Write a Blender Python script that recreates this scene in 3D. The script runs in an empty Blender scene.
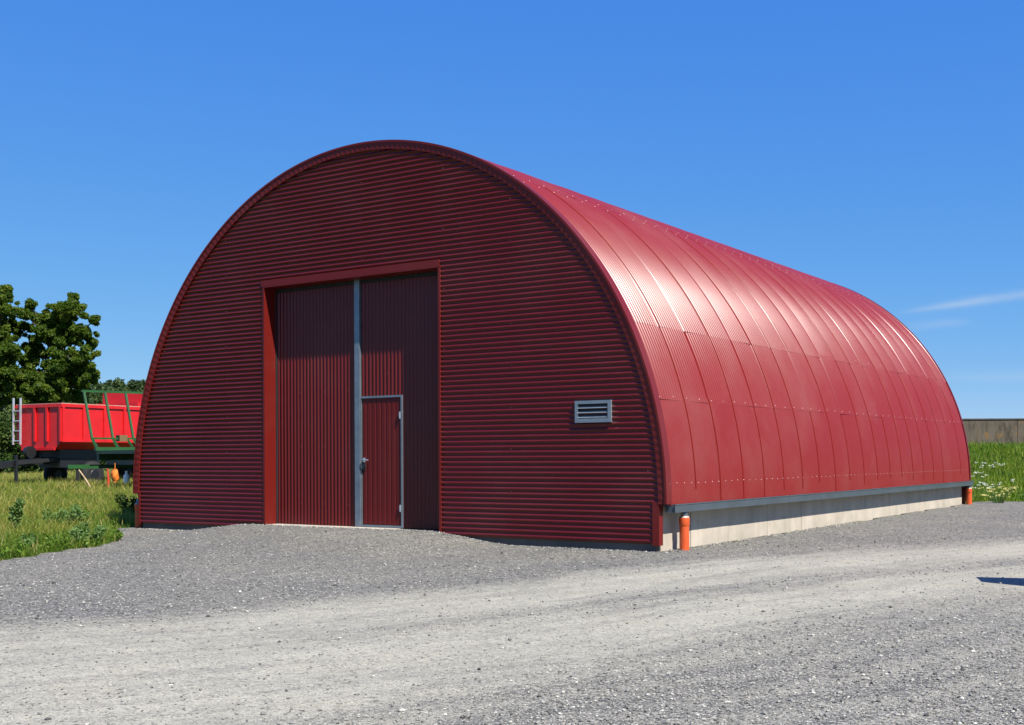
import bpy, math, random
import numpy as np
from mathutils import Vector, Matrix
random.seed(7); rng = np.random.default_rng(7)
S = bpy.context.scene
COL = S.collection
R = math.radians

# ------------------------------------------------------------------ helpers
class MB:
    """collects shapes and links them as ONE mesh object"""
    def __init__(s): s.v = []; s.f = []; s.m = []; s.smooth = []
    def add(s, vs, fs, mi=0, sm=False):
        o = len(s.v); s.v += [tuple(p) for p in vs]
        for f in fs: s.f.append(tuple(i + o for i in f)); s.m.append(mi); s.smooth.append(sm)
    def box(s, a, b, mi=0, M=None):
        x0, y0, z0 = a; x1, y1, z1 = b
        vs = [(x0,y0,z0),(x1,y0,z0),(x1,y1,z0),(x0,y1,z0),(x0,y0,z1),(x1,y0,z1),(x1,y1,z1),(x0,y1,z1)]
        if M is not None: vs = [tuple(M @ Vector(p)) for p in vs]
        s.add(vs, [(0,3,2,1),(4,5,6,7),(0,1,5,4),(1,2,6,5),(2,3,7,6),(3,0,4,7)], mi)
    def bar(s, p, q, w, h=None, mi=0, up=(0,0,1)):
        h = h or w
        p = Vector(p); q = Vector(q); d = (q - p).normalized()
        u = Vector(up)
        if abs(d.dot(u)) > .95: u = Vector((0,1,0))
        a = d.cross(u).normalized() * w/2; b = a.cross(d).normalized() * h/2
        vs = [p-a-b, p+a-b, p+a+b, p-a+b, q-a-b, q+a-b, q+a+b, q-a+b]
        s.add(vs, [(0,3,2,1),(4,5,6,7),(0,1,5,4),(1,2,6,5),(2,3,7,6),(3,0,4,7)], mi)
    def tube(s, pts, rad, n=10, mi=0, cap=True):
        pts = [Vector(p) for p in pts]
        rads = rad if isinstance(rad, (list, tuple)) else [rad]*len(pts)
        vs = []; 
        for i, p in enumerate(pts):
            d = (pts[min(i+1, len(pts)-1)] - pts[max(i-1, 0)]).normalized()
            u = Vector((0,0,1)) if abs(d.z) < .9 else Vector((1,0,0))
            a = d.cross(u).normalized(); b = d.cross(a)
            for k in range(n):
                t = 2*math.pi*k/n
                vs.append(p + (a*math.cos(t) + b*math.sin(t))*rads[i])
        fs = [(i*n+k, i*n+(k+1)%n, (i+1)*n+(k+1)%n, (i+1)*n+k) for i in range(len(pts)-1) for k in range(n)]
        s.add(vs, fs, mi, True)
        if cap:
            s.add(vs[:n], [tuple(range(n))], mi); s.add(vs[-n:], [tuple(reversed(range(n)))], mi)
    def prism(s, poly, z0, z1, mi=0, M=None):
        n = len(poly)
        vs = [(x, y, z0) for x, y in poly] + [(x, y, z1) for x, y in poly]
        if M is not None: vs = [tuple(M @ Vector(p)) for p in vs]
        s.add(vs, [tuple(reversed(range(n))), tuple(range(n, 2*n))] + [(i, (i+1)%n, n+(i+1)%n, n+i) for i in range(n)], mi)
    def build(s, name, mats, parent=None):
        me = bpy.data.meshes.new(name)
        me.from_pydata(s.v, [], s.f); 
        mats = mats if isinstance(mats, (list, tuple)) else [mats]
        for m in mats: me.materials.append(m)
        me.polygons.foreach_set('material_index', s.m)
        me.polygons.foreach_set('use_smooth', s.smooth)
        me.update()
        o = bpy.data.objects.new(name, me); COL.objects.link(o)
        if parent: o.parent = parent
        return o

def np_mesh(name, V, F, mats, parent=None, smooth=False, mi=None, attrs=None):
    """big quad/tri meshes from numpy arrays; attrs = {name: per-vertex float}"""
    V = np.asarray(V, dtype=np.float32); F = np.asarray(F, dtype=np.int32)
    me = bpy.data.meshes.new(name)
    me.vertices.add(len(V)); me.vertices.foreach_set('co', V.ravel())
    k = F.shape[1]
    me.loops.add(F.size); me.loops.foreach_set('vertex_index', F.ravel())
    me.polygons.add(len(F)); me.polygons.foreach_set('loop_start', np.arange(0, F.size, k, dtype=np.int32))
    me.polygons.foreach_set('loop_total', np.full(len(F), k, dtype=np.int32))
    me.polygons.foreach_set('use_smooth', np.full(len(F), smooth))
    mats = mats if isinstance(mats, (list, tuple)) else [mats]
    for m in mats: me.materials.append(m)
    if mi is not None: me.polygons.foreach_set('material_index', np.asarray(mi, dtype=np.int32))
    for n, a in (attrs or {}).items():
        at = me.attributes.new(n, 'FLOAT', 'POINT'); at.data.foreach_set('value', np.asarray(a, dtype=np.float32))
    me.update(calc_edges=True); me.validate()
    o = bpy.data.objects.new(name, me); COL.objects.link(o)
    if parent: o.parent = parent
    return o

def tag(o, label=None, cat=None, group=None, kind=None):
    if label: o['label'] = label
    if cat: o['category'] = cat
    if group: o['group'] = group
    if kind: o['kind'] = kind
    return o
def thing(name, label, cat, loc=(0,0,0), rz=0, group=None):
    o = bpy.data.objects.new(name, None); COL.objects.link(o)
    o.location = loc; o.rotation_euler = (0, 0, rz); o.empty_display_size = .2
    return tag(o, label, cat, group)
def copy_tree(o, parent=None):
    c = o.copy(); COL.objects.link(c); c.parent = parent
    for ch in list(o.children): copy_tree(ch, c)
    return c

# ------------------------------------------------------------------ materials
def mat(name):
    m = bpy.data.materials.new(name); m.use_nodes = True
    nt = m.node_tree; b = nt.nodes['Principled BSDF']
    return m, nt, b
def N(nt, t, **kw):
    n = nt.nodes.new(t)
    for k, v in kw.items():
        if k in n.inputs: n.inputs[k].default_value = v
        else: setattr(n, k, v)
    return n
def L(nt, a, b): nt.links.new(a, b)
def ramp(nt, fac, stops):
    r = nt.nodes.new('ShaderNodeValToRGB'); e = r.color_ramp.elements
    while len(e) < len(stops): e.new(.5)
    for i, (p, c) in enumerate(stops):
        e[i].position = p; e[i].color = (*c, 1) if len(c) == 3 else c
    L(nt, fac, r.inputs['Fac']); return r.outputs['Color']
def mixc(nt, fac, a, b, blend='MIX'):
    m = nt.nodes.new('ShaderNodeMix'); m.data_type = 'RGBA'; m.blend_type = blend
    for sock, v in ((m.inputs['Factor'], fac), (m.inputs['A'], a), (m.inputs['B'], b)):
        pass
    def put(sock, v):
        if hasattr(v, 'is_output'): L(nt, v, sock)
        elif isinstance(v, (int, float)): sock.default_value = v
        else: sock.default_value = (*v, 1)
    put(m.inputs[0], fac); put(m.inputs[6], a); put(m.inputs[7], b)
    return m.outputs[2]
def math_(nt, op, a, b=None, c=None, clamp=False):
    m = nt.nodes.new('ShaderNodeMath'); m.operation = op; m.use_clamp = clamp
    for i, v in enumerate((a, b, c)):
        if v is None: continue
        if hasattr(v, 'is_output'): L(nt, v, m.inputs[i])
        else: m.inputs[i].default_value = v
    return m.outputs[0]
def noise(nt, vec, scale, detail=4, rough=.55):
    n = N(nt, 'ShaderNodeTexNoise', Scale=scale, Detail=detail, Roughness=rough)
    L(nt, vec, n.inputs['Vector']); return n.outputs['Fac']
def ocoord(nt): return nt.nodes.new('ShaderNodeTexCoord').outputs['Object']
def mapped(nt, vec, scale=(1,1,1), loc=(0,0,0), rot=(0,0,0)):
    m = N(nt, 'ShaderNodeMapping'); m.inputs['Scale'].default_value = scale
    m.inputs['Location'].default_value = loc; m.inputs['Rotation'].default_value = rot
    L(nt, vec, m.inputs['Vector']); return m.outputs[0]
def bump(nt, b, h, strength, dist):
    n = N(nt, 'ShaderNodeBump', Strength=strength, Distance=dist)
    L(nt, h, n.inputs['Height']); L(nt, n.outputs[0], b.inputs['Normal'])

def plain(name, c, rough=.5, metal=0., var=.12, scale=3., spec=.5, bumps=0.):
    m, nt, b = mat(name); v = ocoord(nt)
    n = noise(nt, v, scale, 5, .6)
    lo = tuple(x*(1-var) for x in c); hi = tuple(min(1, x*(1+var)) for x in c)
    L(nt, ramp(nt, n, [(.3, lo), (.7, hi)]), b.inputs['Base Color'])
    rr = math_(nt, 'MULTIPLY_ADD', n, .25*rough, rough*.87, clamp=True); L(nt, rr, b.inputs['Roughness'])
    b.inputs['Metallic'].default_value = metal; b.inputs['Specular IOR Level'].default_value = spec
    if bumps: bump(nt, b, noise(nt, v, scale*12, 3), bumps, .004)
    return m

def red_sheet(name, c, rough, spec=.28, dusty=.03):
    m, nt, b = mat(name); v = ocoord(nt)
    n1 = noise(nt, mapped(nt, v, (.5,.5,.5)), 1.3, 6, .6)
    n2 = noise(nt, mapped(nt, v, (6, 6, .8)), 1.2, 4, .6)       # faint run-off streaks and dust
    k = mixc(nt, math_(nt, 'MULTIPLY', n2, .22), c, tuple(x*.72 for x in c))
    dust = ramp(nt, n1, [(.48, (0,0,0)), (.75, (1,1,1))])
    k = mixc(nt, math_(nt, 'MULTIPLY', dust, dusty), k, (.42,.34,.3))
    L(nt, k, b.inputs['Base Color'])
    L(nt, math_(nt, 'MULTIPLY_ADD', n1, .14, rough-.07), b.inputs['Roughness'])
    b.inputs['Specular IOR Level'].default_value = spec
    bump(nt, b, n1, .15, .01)
    return m
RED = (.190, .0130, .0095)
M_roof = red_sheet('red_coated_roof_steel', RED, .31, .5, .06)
M_seam = plain('dark_sheet_seam', (.125,.0082,.0066), .9, 0, .1, 3, .05)  # darker matt red strip along the roof sheet seams
M_clad = red_sheet('shaded_red_wall_steel', (.10,.0058,.0044), .38, .38)  # the roof's red darkened: the facade's shade is put into the colour
M_trim = red_sheet('shaded_red_flashing', (.125,.0082,.0057), .45)  # same red, darkened too so the trim sits in the front's shade
M_screw = plain('painted_screw_head', (.50,.30,.30), .35, .3)
M_cscrew = plain('wall_screw_head', (.20,.07,.07), .4)
M_galv = plain('galvanised_steel', (.19,.23,.26), .42, .55, .15, 8)
M_gutter = plain('grey_zinc_gutter', (.075,.095,.11), .4, .3, .12, 3)
M_vent = plain('grey_vent_metal', (.20,.245,.275), .4, .4, .1, 9)
M_dark = plain('dark_void', (.012,.013,.016), .8)
M_black = plain('black_plastic', (.02,.02,.022), .4)
M_bright = plain('bright_steel', (.6,.62,.64), .3, .8)
M_orange = plain('orange_drain_plastic', (.56,.082,.017), .42, 0, .1, 9)
M_rim = plain('pale_pipe_rim', (.42,.33,.27), .5)

def concrete(name, c, dirt, streak=.5, lich=0.):
    m, nt, b = mat(name); v = ocoord(nt)
    n1 = noise(nt, v, 2.2, 8, .65); n2 = noise(nt, v, 38, 4, .6)
    k = mixc(nt, ramp(nt, n1, [(.35,(0,0,0)),(.7,(1,1,1))]), c, tuple(x*.72 for x in c))
    k = mixc(nt, math_(nt, 'MULTIPLY', n2, .25), k, tuple(x*.6 for x in c))
    st = noise(nt, mapped(nt, v, (2.2, 2.2, .7 if lich else .22)), 1.6, 7, .7)
    k = mixc(nt, math_(nt, 'MULTIPLY', ramp(nt, st, [(.48,(0,0,0)),(.68,(1,1,1))]), streak), k, dirt)
    if lich:
        li = noise(nt, v, 2.6, 8, .75)
        k = mixc(nt, math_(nt, 'MULTIPLY', ramp(nt, li, [(.55,(0,0,0)),(.64,(1,1,1))]), lich), k, (.21,.11,.025))
    L(nt, k, b.inputs['Base Color']); b.inputs['Roughness'].default_value = .9
    b.inputs['Specular IOR Level'].default_value = .2
    bump(nt, b, n2, .35, .006)
    return m
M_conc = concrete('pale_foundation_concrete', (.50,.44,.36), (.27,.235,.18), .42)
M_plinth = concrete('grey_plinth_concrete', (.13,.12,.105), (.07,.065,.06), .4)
M_oldwall = concrete('weathered_wall_concrete', (.125,.105,.08), (.022,.02,.016), .95, .7)

# gravel yard: compacted pale wheel tracks worn into grey crushed stone
def gravel_mat():
    m, nt, b = mat('gravel'); v = ocoord(nt)
    at = N(nt, 'ShaderNodeAttribute'); at.attribute_name = 'wear'; wear = at.outputs['Fac']
    big = noise(nt, mapped(nt, v, (1,.45,1), rot=(0,0,R(-15))), .9, 6, .6)
    w = math_(nt, 'MULTIPLY_ADD', math_(nt, 'SUBTRACT', big, .5), 1.0, wear)
    fine = noise(nt, v, 9, 5, .7)
    ln = N(nt, 'ShaderNodeAttribute'); ln.attribute_name = 'lane'
    sx = N(nt, 'ShaderNodeSeparateXYZ'); L(nt, v, sx.inputs[0]); cx = N(nt, 'ShaderNodeCombineXYZ')
    L(nt, math_(nt, 'MULTIPLY', ln.outputs['Fac'], 2.3), cx.inputs[0]); L(nt, math_(nt, 'MULTIPLY', sx.outputs[1], .16), cx.inputs[1])
    ruts = noise(nt, cx.outputs[0], 1.6, 5, .6)          # tyre-worn streaks that follow the track
    w = math_(nt, 'MULTIPLY_ADD', math_(nt, 'SUBTRACT', ruts, .5), 1.5, w)
    w = math_(nt, 'MULTIPLY_ADD', math_(nt, 'SUBTRACT', fine, .5), 1.3, w)
    w = math_(nt, 'SMOOTH_MIN', math_(nt, 'MAXIMUM', w, 0.), 1., .1)
    # crushed stones, two sizes
    vo = N(nt, 'ShaderNodeTexVoronoi', Scale=46.); L(nt, v, vo.inputs['Vector'])
    vo2 = N(nt, 'ShaderNodeTexVoronoi', Scale=105.); L(nt, v, vo2.inputs['Vector'])
    sep = N(nt, 'ShaderNodeSeparateColor'); L(nt, vo.outputs['Color'], sep.inputs[0])
    sep2 = N(nt, 'ShaderNodeSeparateColor'); L(nt, vo2.outputs['Color'], sep2.inputs[0])
    g1 = ramp(nt, sep.outputs[0], [(0,(.04,.04,.039)),(.35,(.128,.126,.117)),(.7,(.23,.225,.203)),(1,(.50,.48,.42))])
    g2 = ramp(nt, sep2.outputs[1], [(0,(.055,.054,.052)),(.5,(.165,.161,.147)),(1,(.34,.328,.292))])
    pick = ramp(nt, noise(nt, v, 23, 2), [(.42,(0,0,0)),(.58,(1,1,1))])
    gr = mixc(nt, pick, g1, g2)
    tone = noise(nt, v, .6, 5, .6)
    gr = mixc(nt, 1., gr, ramp(nt, tone, [(.3,(.82,.82,.85)),(.7,(1.08,1.06,1.0))]), 'MULTIPLY')
    # compacted dust with grit showing
    du = mixc(nt, ramp(nt, noise(nt, v, 2.6, 7, .65), [(.3,(0,0,0)),(.7,(1,1,1))]), (.335,.322,.265), (.41,.388,.315))
    du = mixc(nt, math_(nt, 'MULTIPLY', ramp(nt, noise(nt, v, 1.1, 3), [(.5,(0,0,0)),(.7,(1,1,1))]), .35), du, (.375,.34,.262))
    grit = ramp(nt, sep2.outputs[0], [(.0,(.45,.45,.45)),(.2,(.82,.82,.82)),(.7,(1,1,1)),(1,(1.2,1.2,1.2))])
    du = mixc(nt, 1., du, grit, 'MULTIPLY')
    pk = ramp(nt, sep.outputs[1], [(.90,(0,0,0)),(.93,(1,1,1))])
    du = mixc(nt, math_(nt, 'MULTIPLY', pk, .6), du, g1)
    L(nt, mixc(nt, w, gr, du), b.inputs['Base Color'])
    b.inputs['Roughness'].default_value = .95; b.inputs['Specular IOR Level'].default_value = .15
    h = math_(nt, 'MULTIPLY', math_(nt, 'SUBTRACT', 1., vo.outputs['Distance']), math_(nt, 'SUBTRACT', 1.05, w))
    h = math_(nt, 'MULTIPLY_ADD', math_(nt, 'SUBTRACT', 1., vo2.outputs['Distance']), .4, h)
    bump(nt, b, h, 1., .018)
    return m
M_gravel = gravel_mat()
def stone_mat():
    m, nt, b = mat('crushed_stone')
    at = N(nt, 'ShaderNodeAttribute'); at.attribute_name = 'tone'
    L(nt, ramp(nt, at.outputs['Fac'], [(0,(.055,.055,.053)),(.45,(.20,.196,.18)),(.8,(.33,.32,.288)),(1,(.52,.495,.43))]), b.inputs['Base Color'])
    b.inputs['Roughness'].default_value = .9; b.inputs['Specular IOR Level'].default_value = .2
    return m
M_stone = stone_mat()
def soil_mat():
    m, nt, b = mat('meadow_soil'); v = ocoord(nt)
    n1 = noise(nt, v, .5, 6, .65); n2 = noise(nt, v, 7, 5, .7)
    k = ramp(nt, n1, [(.3,(.05,.085,.013)),(.5,(.10,.12,.02)),(.7,(.20,.17,.05))])
    k = mixc(nt, math_(nt, 'MULTIPLY', n2, .7), k, (.04,.055,.012))
    L(nt, k, b.inputs['Base Color']); b.inputs['Roughness'].default_value = .95
    b.inputs['Specular IOR Level'].default_value = .1
    bump(nt, b, n2, .8, .08); return m
M_soil = soil_mat()
def leaf_mat(name, stops, trans=.35, attr='tone'):
    m, nt, b = mat(name)
    at = N(nt, 'ShaderNodeAttribute'); at.attribute_name = attr
    c = ramp(nt, at.outputs['Fac'], stops)
    L(nt, c, b.inputs['Base Color']); b.inputs['Roughness'].default_value = .55
    b.inputs['Specular IOR Level'].default_value = .25
    tr = nt.nodes.new('ShaderNodeBsdfTranslucent'); 
    L(nt, mixc(nt, 1., c, (1.1,1.25,.45), 'MULTIPLY'), tr.inputs['Color'])
    mx = nt.nodes.new('ShaderNodeMixShader'); mx.inputs[0].default_value = trans
    L(nt, b.outputs[0], mx.inputs[1]); L(nt, tr.outputs[0], mx.inputs[2])
    L(nt, mx.outputs[0], nt.nodes['Material Output'].inputs['Surface'])
    return m
M_grass = leaf_mat('meadow_grass', [(0,(.045,.105,.009)),(.3,(.105,.175,.015)),(.55,(.21,.23,.033)),(.8,(.36,.30,.09)),(1,(.46,.36,.15))])
M_bankgrass = leaf_mat('bank_grass', [(0,(.05,.12,.008)),(.5,(.13,.215,.016)),(1,(.26,.29,.04))])
M_oak = leaf_mat('broadleaf_foliage', [(0,(.036,.075,.009)),(.5,(.088,.145,.016)),(1,(.175,.22,.034))], .5)
M_bush = leaf_mat('hedge_foliage', [(0,(.018,.042,.008)),(.5,(.04,.075,.011)),(1,(.085,.12,.02))], .3)
M_forest = leaf_mat('far_forest_foliage', [(0,(.02,.042,.012)),(.5,(.035,.066,.014)),(1,(.07,.10,.025))], .2)
M_weed = leaf_mat('weed_leaf', [(0,(.075,.15,.035)),(1,(.17,.26,.08))])
M_herb = leaf_mat('herb_leaf', [(0,(.05,.115,.012)),(.5,(.11,.19,.02)),(1,(.21,.27,.045))])
M_flower = plain('white_blossom', (.75,.76,.68), .7)
M_yflower = plain('pale_yellow_blossom', (.60,.52,.18), .7)
M_bark = plain('bark', (.075,.058,.042), .95, 0, .35, 6, .1, .6)
M_tred = plain('red_trailer_paint', (.52,.010,.012), .38, 0, .1, 2)
M_cap = plain('dusty_worn_rail', (.42,.22,.17), .7, 0, .3, 9)
M_tdark = plain('dark_chassis_paint', (.009,.0095,.011), .5)
M_tyre = plain('tyre_rubber', (.012,.012,.012), .85)
M_green = plain('green_wagon_paint', (.014,.075,.018), .42, 0, .15, 3)
M_alu = plain('bare_aluminium', (.62,.62,.63), .35, .6)
M_wood = plain('weathered_wood', (.36,.26,.15), .85, 0, .25, 7, .2, .4)
M_cloth = plain('orange_cloth', (.62,.17,.02), .8, 0, .3, 8)
M_white = plain('white_plastic', (.80,.72,.60), .5)

# ------------------------------------------------------------------ terrain
A_, B_, ZC = 5.451, 5.622, .675          # roof half-width, height, spring line
LEN = 16.84
DX0, DX1, DZ = -2.0715, 1.6285, 4.21     # door opening
def sstep(a, b, x):
    t = np.clip((np.asarray(x, float)-a)/(b-a), 0, 1); return t*t*(3-2*t)
def bank_s(x, y):    # metres past the foot of the grass bank (foot line slants away to the right)
    return ((y-18.6) - .52*(x-5.0))/1.127
def ground_h(x, y):
    x = np.asarray(x, float); y = np.asarray(y, float)
    h = .03*sstep(9, 5.2, x)*sstep(-4, 0, y)
    h = h + .05*sstep(2, 17, y)*sstep(14, 6, x)
    d = np.maximum(np.maximum(-2.3-x, x-1.35), 0)          # ramp in front of the door
    h = h + .162*sstep(-3.2, -.15, y)*(1-sstep(0, 1.7, d))*(1-sstep(.3, .4, y))
    far = np.hypot(x-12.6, y+14.3)
    h = h + .22*sstep(18, 42, far)*sstep(-4, -9, x)
    h = h + 1.50*sstep(0, 13.5, bank_s(x, y))*sstep(-12, 0, x)
    h = h + .012*np.sin(x*1.7+.6*y)*np.cos(y*1.3-.4*x)*sstep(5.6, 8, np.abs(x)+np.maximum(-y,0)*.8)
    return h
EDGE = [(-1.35,-14.),(-1.45,-9.),(-1.65,-5.2),(-2.1,-3.95),(-2.75,-2.75),(-3.35,-1.95),(-4.4,-1.15),(-5.6,-.55),(-5.75,.3)]
def in_yard(x, y):   # which side of the grass edge
    ys = np.array([e[1] for e in EDGE]); xs = np.array([e[0] for e in EDGE])
    wob = .10*np.sin(3.1*y+x) + .06*np.sin(7.3*y-2*x)
    left = np.where(y < .3, np.interp(y, ys, xs), 5.3)
    return (x > left + wob) & (bank_s(x, y) < wob*1.5)
def track_wear(x, y):
    uy = [-30,-14,-8.8,-7.4,-4.8,-1.76,1.17,5.76,20,60]; ux = [-8,1.2,3.9,4.6,5.3,5.96,6.84,8.8,16,40]
    ly = [-30,-14,-10,-8.76,-6.5,-3.6,-1.97,4,20,60]; lx = [8.3,8.4,8.55,8.75,9.0,9.55,10.3,13.5,22,50]
    u = np.interp(y, uy, ux); l = np.interp(y, ly, lx)
    t = (x-u)/(l-u)
    w = sstep(-.13, .25, t)*(1-sstep(.84, 1.25, t)) 
    strip = np.exp(-((t-.53)/.12)**2)*sstep(-10, -5, y)
    w = w*(1-.5*strip)
    return w*1.0 + .42*sstep(1., 1.3, t) - .12
def lane_x(x, y): return x-np.interp(y, [-30,-14,-8.8,-7.4,-4.8,-1.76,1.17,5.76,20,60], [-8,1.2,3.9,4.6,5.3,5.96,6.84,8.8,16,40])
def grid(xs, ys, keep=None):
    X, Y = np.meshgrid(xs, ys); nx, ny = len(xs), len(ys)
    V = np.stack([X.ravel(), Y.ravel(), ground_h(X.ravel(), Y.ravel())], 1)
    i = np.arange(nx-1); j = np.arange(ny-1); I, J = np.meshgrid(i, j); b = (J*nx+I).ravel()
    F = np.stack([b, b+1, b+nx+1, b+nx], 1)
    if keep is not None:
        c = V[F].mean(1); F = F[keep(c[:,0], c[:,1])]
        used = np.unique(F); mp = np.full(len(V), -1); mp[used] = np.arange(len(used)); V = V[used]; F = mp[F]
    return V, F
far_ax = lambda a, b: np.concatenate([-np.geomspace(3000, -a+8, 14)[:-1] if a < 0 else [], [a]])
xs = np.concatenate([-np.geomspace(3000, 62, 14), np.arange(-60, 45, .6), np.geomspace(47, 3000, 14)])
ys = np.concatenate([-np.geomspace(3000, 42, 14), np.arange(-40, 70, .6), np.geomspace(72, 3000, 14)])
V, F = grid(xs, ys); 
yard_c = in_yard(V[:,0], V[:,1])
V[:,2] -= .004 + .06*yard_c
ground = np_mesh('ground', V, F, M_soil, smooth=True); tag(ground, kind='structure')
V, F = grid(np.arange(-6.5, 34, .14), np.arange(-24, 36, .14), in_yard)
yard = np_mesh('gravel_yard', V, F, M_gravel, smooth=True, attrs={'wear': track_wear(V[:,0], V[:,1])})
tag(yard, kind='structure')
la = yard.data.attributes.new('lane', 'FLOAT', 'POINT'); la.data.foreach_set('value', lane_x(V[:,0], V[:,1]).astype(np.float32))

# camera (solved from the photograph's two vanishing points)
CAM = np.array([12.6077, -14.3275, 1.3123]); YAW = .5934; FPX = 1188.7; HY = 457.27; ROLL = -.0046
def ray(px, py):
    cr, sr = math.cos(ROLL), math.sin(ROLL); du, dv = px-512, py-HY
    X = (du*cr+dv*sr)/FPX; Yv = -(-du*sr+dv*cr)/FPX; c, s = math.cos(YAW), math.sin(YAW)
    return np.array([X*c-s, X*s+c, Yv])
def at(px, py, d): return CAM + d*ray(px, py)
cam = bpy.data.cameras.new('camera'); co = bpy.data.objects.new('camera', cam); COL.objects.link(co)
cam.sensor_width = 36; cam.lens = FPX*36/1024; cam.shift_y = (HY-362.5)/1024; cam.clip_end = 8000; cam.clip_start = .1
co.matrix_world = Matrix.Translation(CAM) @ Matrix.Rotation(YAW, 4, 'Z') @ Matrix.Rotation(R(90), 4, 'X') @ Matrix.Rotation(ROLL, 4, 'Z')
S.camera = co

# ------------------------------------------------------------------ barn
PITCH = .076
barn = thing('barn', 'dark red round-roofed barn of corrugated sheet steel on a pale concrete base', 'barn')
def roof_sheets():
    bands = [(-.2,15.2),(14.6,27.0),(26.3,57.0),(56.2,90.5),(89.6,124),(123.2,153.6),(152.8,165.4),(164.8,180.2)]
    y0, y1 = .03, LEN-.03
    ny = int((y1-y0)/PITCH*8)+1
    yy = np.linspace(y0, y1, ny)
    Vs, Fs, Ms, off = [], [], [], 0
    PW = .836
    for bi, (t0, t1) in enumerate(bands):
        n = max(8, int((t1-t0)/1.0)); th = np.radians(np.linspace(t0, t1, n+1))
        lo = bi < 4
        amp = .0110 if bi in (2,3,4,5) else (.0107 if bi in (1, 6) else .0104)
        pid = np.floor((yy-y0)/PW).astype(int); u = (yy-y0)/PW-pid
        r1 = np.random.default_rng(bi+3); tilt = r1.normal(0, .006, 64)[pid]; lift = r1.normal(0, .0012, 64)[pid]
        bow = r1.uniform(.004, .011, 64)[pid]
        prof = amp*np.sin(2*np.pi*(yy-y0)/PITCH) + tilt*(u-.5)*PW - bow*(2*u-1)**2 + lift
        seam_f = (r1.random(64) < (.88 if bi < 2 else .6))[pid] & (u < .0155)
        s = np.linspace(0, 1, n+1) if lo else np.linspace(1, 0, n+1)
        lap = .0035*np.clip(1-s*12, 0, 1)          # each upper sheet rides over the one below
        T, P = np.meshgrid(th, prof, indexing='ij'); LAP = lap[:, None]
        rr = P + LAP
        X = (A_+rr)*np.cos(T); Z = ZC+(B_+rr)*np.sin(T); Y = np.broadcast_to(yy, X.shape)
        Vs.append(np.stack([X.ravel(), Y.ravel(), Z.ravel()], 1))
        I, J = np.meshgrid(np.arange(n), np.arange(ny-1), indexing='ij'); b = (I*ny+J).ravel()+off
        Fs.append(np.stack([b, b+ny, b+ny+1, b+1], 1)); off += (n+1)*ny
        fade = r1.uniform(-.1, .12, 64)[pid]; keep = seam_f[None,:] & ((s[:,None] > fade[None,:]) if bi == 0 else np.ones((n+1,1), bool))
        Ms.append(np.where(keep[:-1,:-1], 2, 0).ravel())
    V = np.concatenate(Vs); F = np.concatenate(Fs); mi = np.concatenate(Ms)
    # screw heads: little hexagonal caps standing on the crests
    sv, sf = [], []
    def screw(t, y, r=.009, h=.008):
        t = math.radians(t); n = Vector((math.cos(t)/A_, 0, math.sin(t)/B_)).normalized()
        p = Vector(((A_+.006)*math.cos(t), y, ZC+(B_+.006)*math.sin(t)))
        a = Vector((0,1,0)); b = n.cross(a); o = off+len(sv)
        for k in range(4): sv.append(p + (a*math.cos(k*math.pi/2)+b*math.sin(k*math.pi/2))*r)
        for k in range(4): sv.append(p + n*h + (a*math.cos(k*math.pi/2)+b*math.sin(k*math.pi/2))*r*.7)
        sf.append((o+4,o+5,o+6,o+7))
        for k in range(4): sf.append((o+k,o+(k+1)%4,o+4+(k+1)%4,o+4+k))
    for k in range(int(LEN/(PITCH*3))):
        y = .03+PITCH*(.25+3*k)
        if y < LEN-.05:
            screw(2.8+random.uniform(-.06,.06), y+random.uniform(-.006,.006))
    for k in range(int(LEN/.418)):
        y = .12+.418*k
        for t in (15.0, 55.6, 57.8, 90): screw(t+random.uniform(-.12,.12), y)
        if k % 2: screw(27.2, y)
    V = np.concatenate([V, np.array([tuple(p) for p in sv])]); F = np.concatenate([F, np.array(sf)])
    mi = np.concatenate([mi, np.ones(len(sf), int)])
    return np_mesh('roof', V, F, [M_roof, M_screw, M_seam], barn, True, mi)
roof = roof_sheets()
def arc_strip(r0, y0, r1, y1, n=240, t0=0., t1=math.pi, wave=0., pitch=.105):
    """surface swept along the arch between two profile points (inset, y)"""
    k = n if not wave else int(17/pitch*6)
    t = np.linspace(t0, t1, k+1); V = []
    w = wave*np.sin(2*np.pi*np.linspace(0, 17/pitch, k+1)) if wave else np.zeros(k+1)
    for (r_, y_) in ((r0, y0), (r1, y1)):
        V.append(np.stack([(A_-r_)*np.cos(t), y_+w, ZC+(B_-r_)*np.sin(t)], 1))
    V = np.concatenate(V); i = np.arange(k)
    return V, np.stack([i, i+1, k+1+i+1, k+1+i], 1)
def join(lst):
    Vs, Fs, o = [], [], 0
    for V, F in lst: Vs.append(V); Fs.append(F+o); o += len(V)
    return np.concatenate(Vs), np.concatenate(Fs)
V, F = join([arc_strip(.002, -.046, .125, -.036, wave=.0022), arc_strip(.125, -.036, .125, .004, wave=0)])
np_mesh('arch_fascia', V, F, M_trim, barn, False)
V, F = join([arc_strip(-.012, -.054, -.012, .10), arc_strip(-.012, -.054, .02, -.054), arc_strip(-.012, .10, .004, .10)])
np_mesh('verge_flashing', V, F, M_trim, barn, True)
V, F = join([arc_strip(-.014, LEN-.05, -.014, LEN+.05), arc_strip(-.014, LEN+.05, .12, LEN+.05)])
np_mesh('verge_flashing', V, F, M_trim, barn, True)

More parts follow.
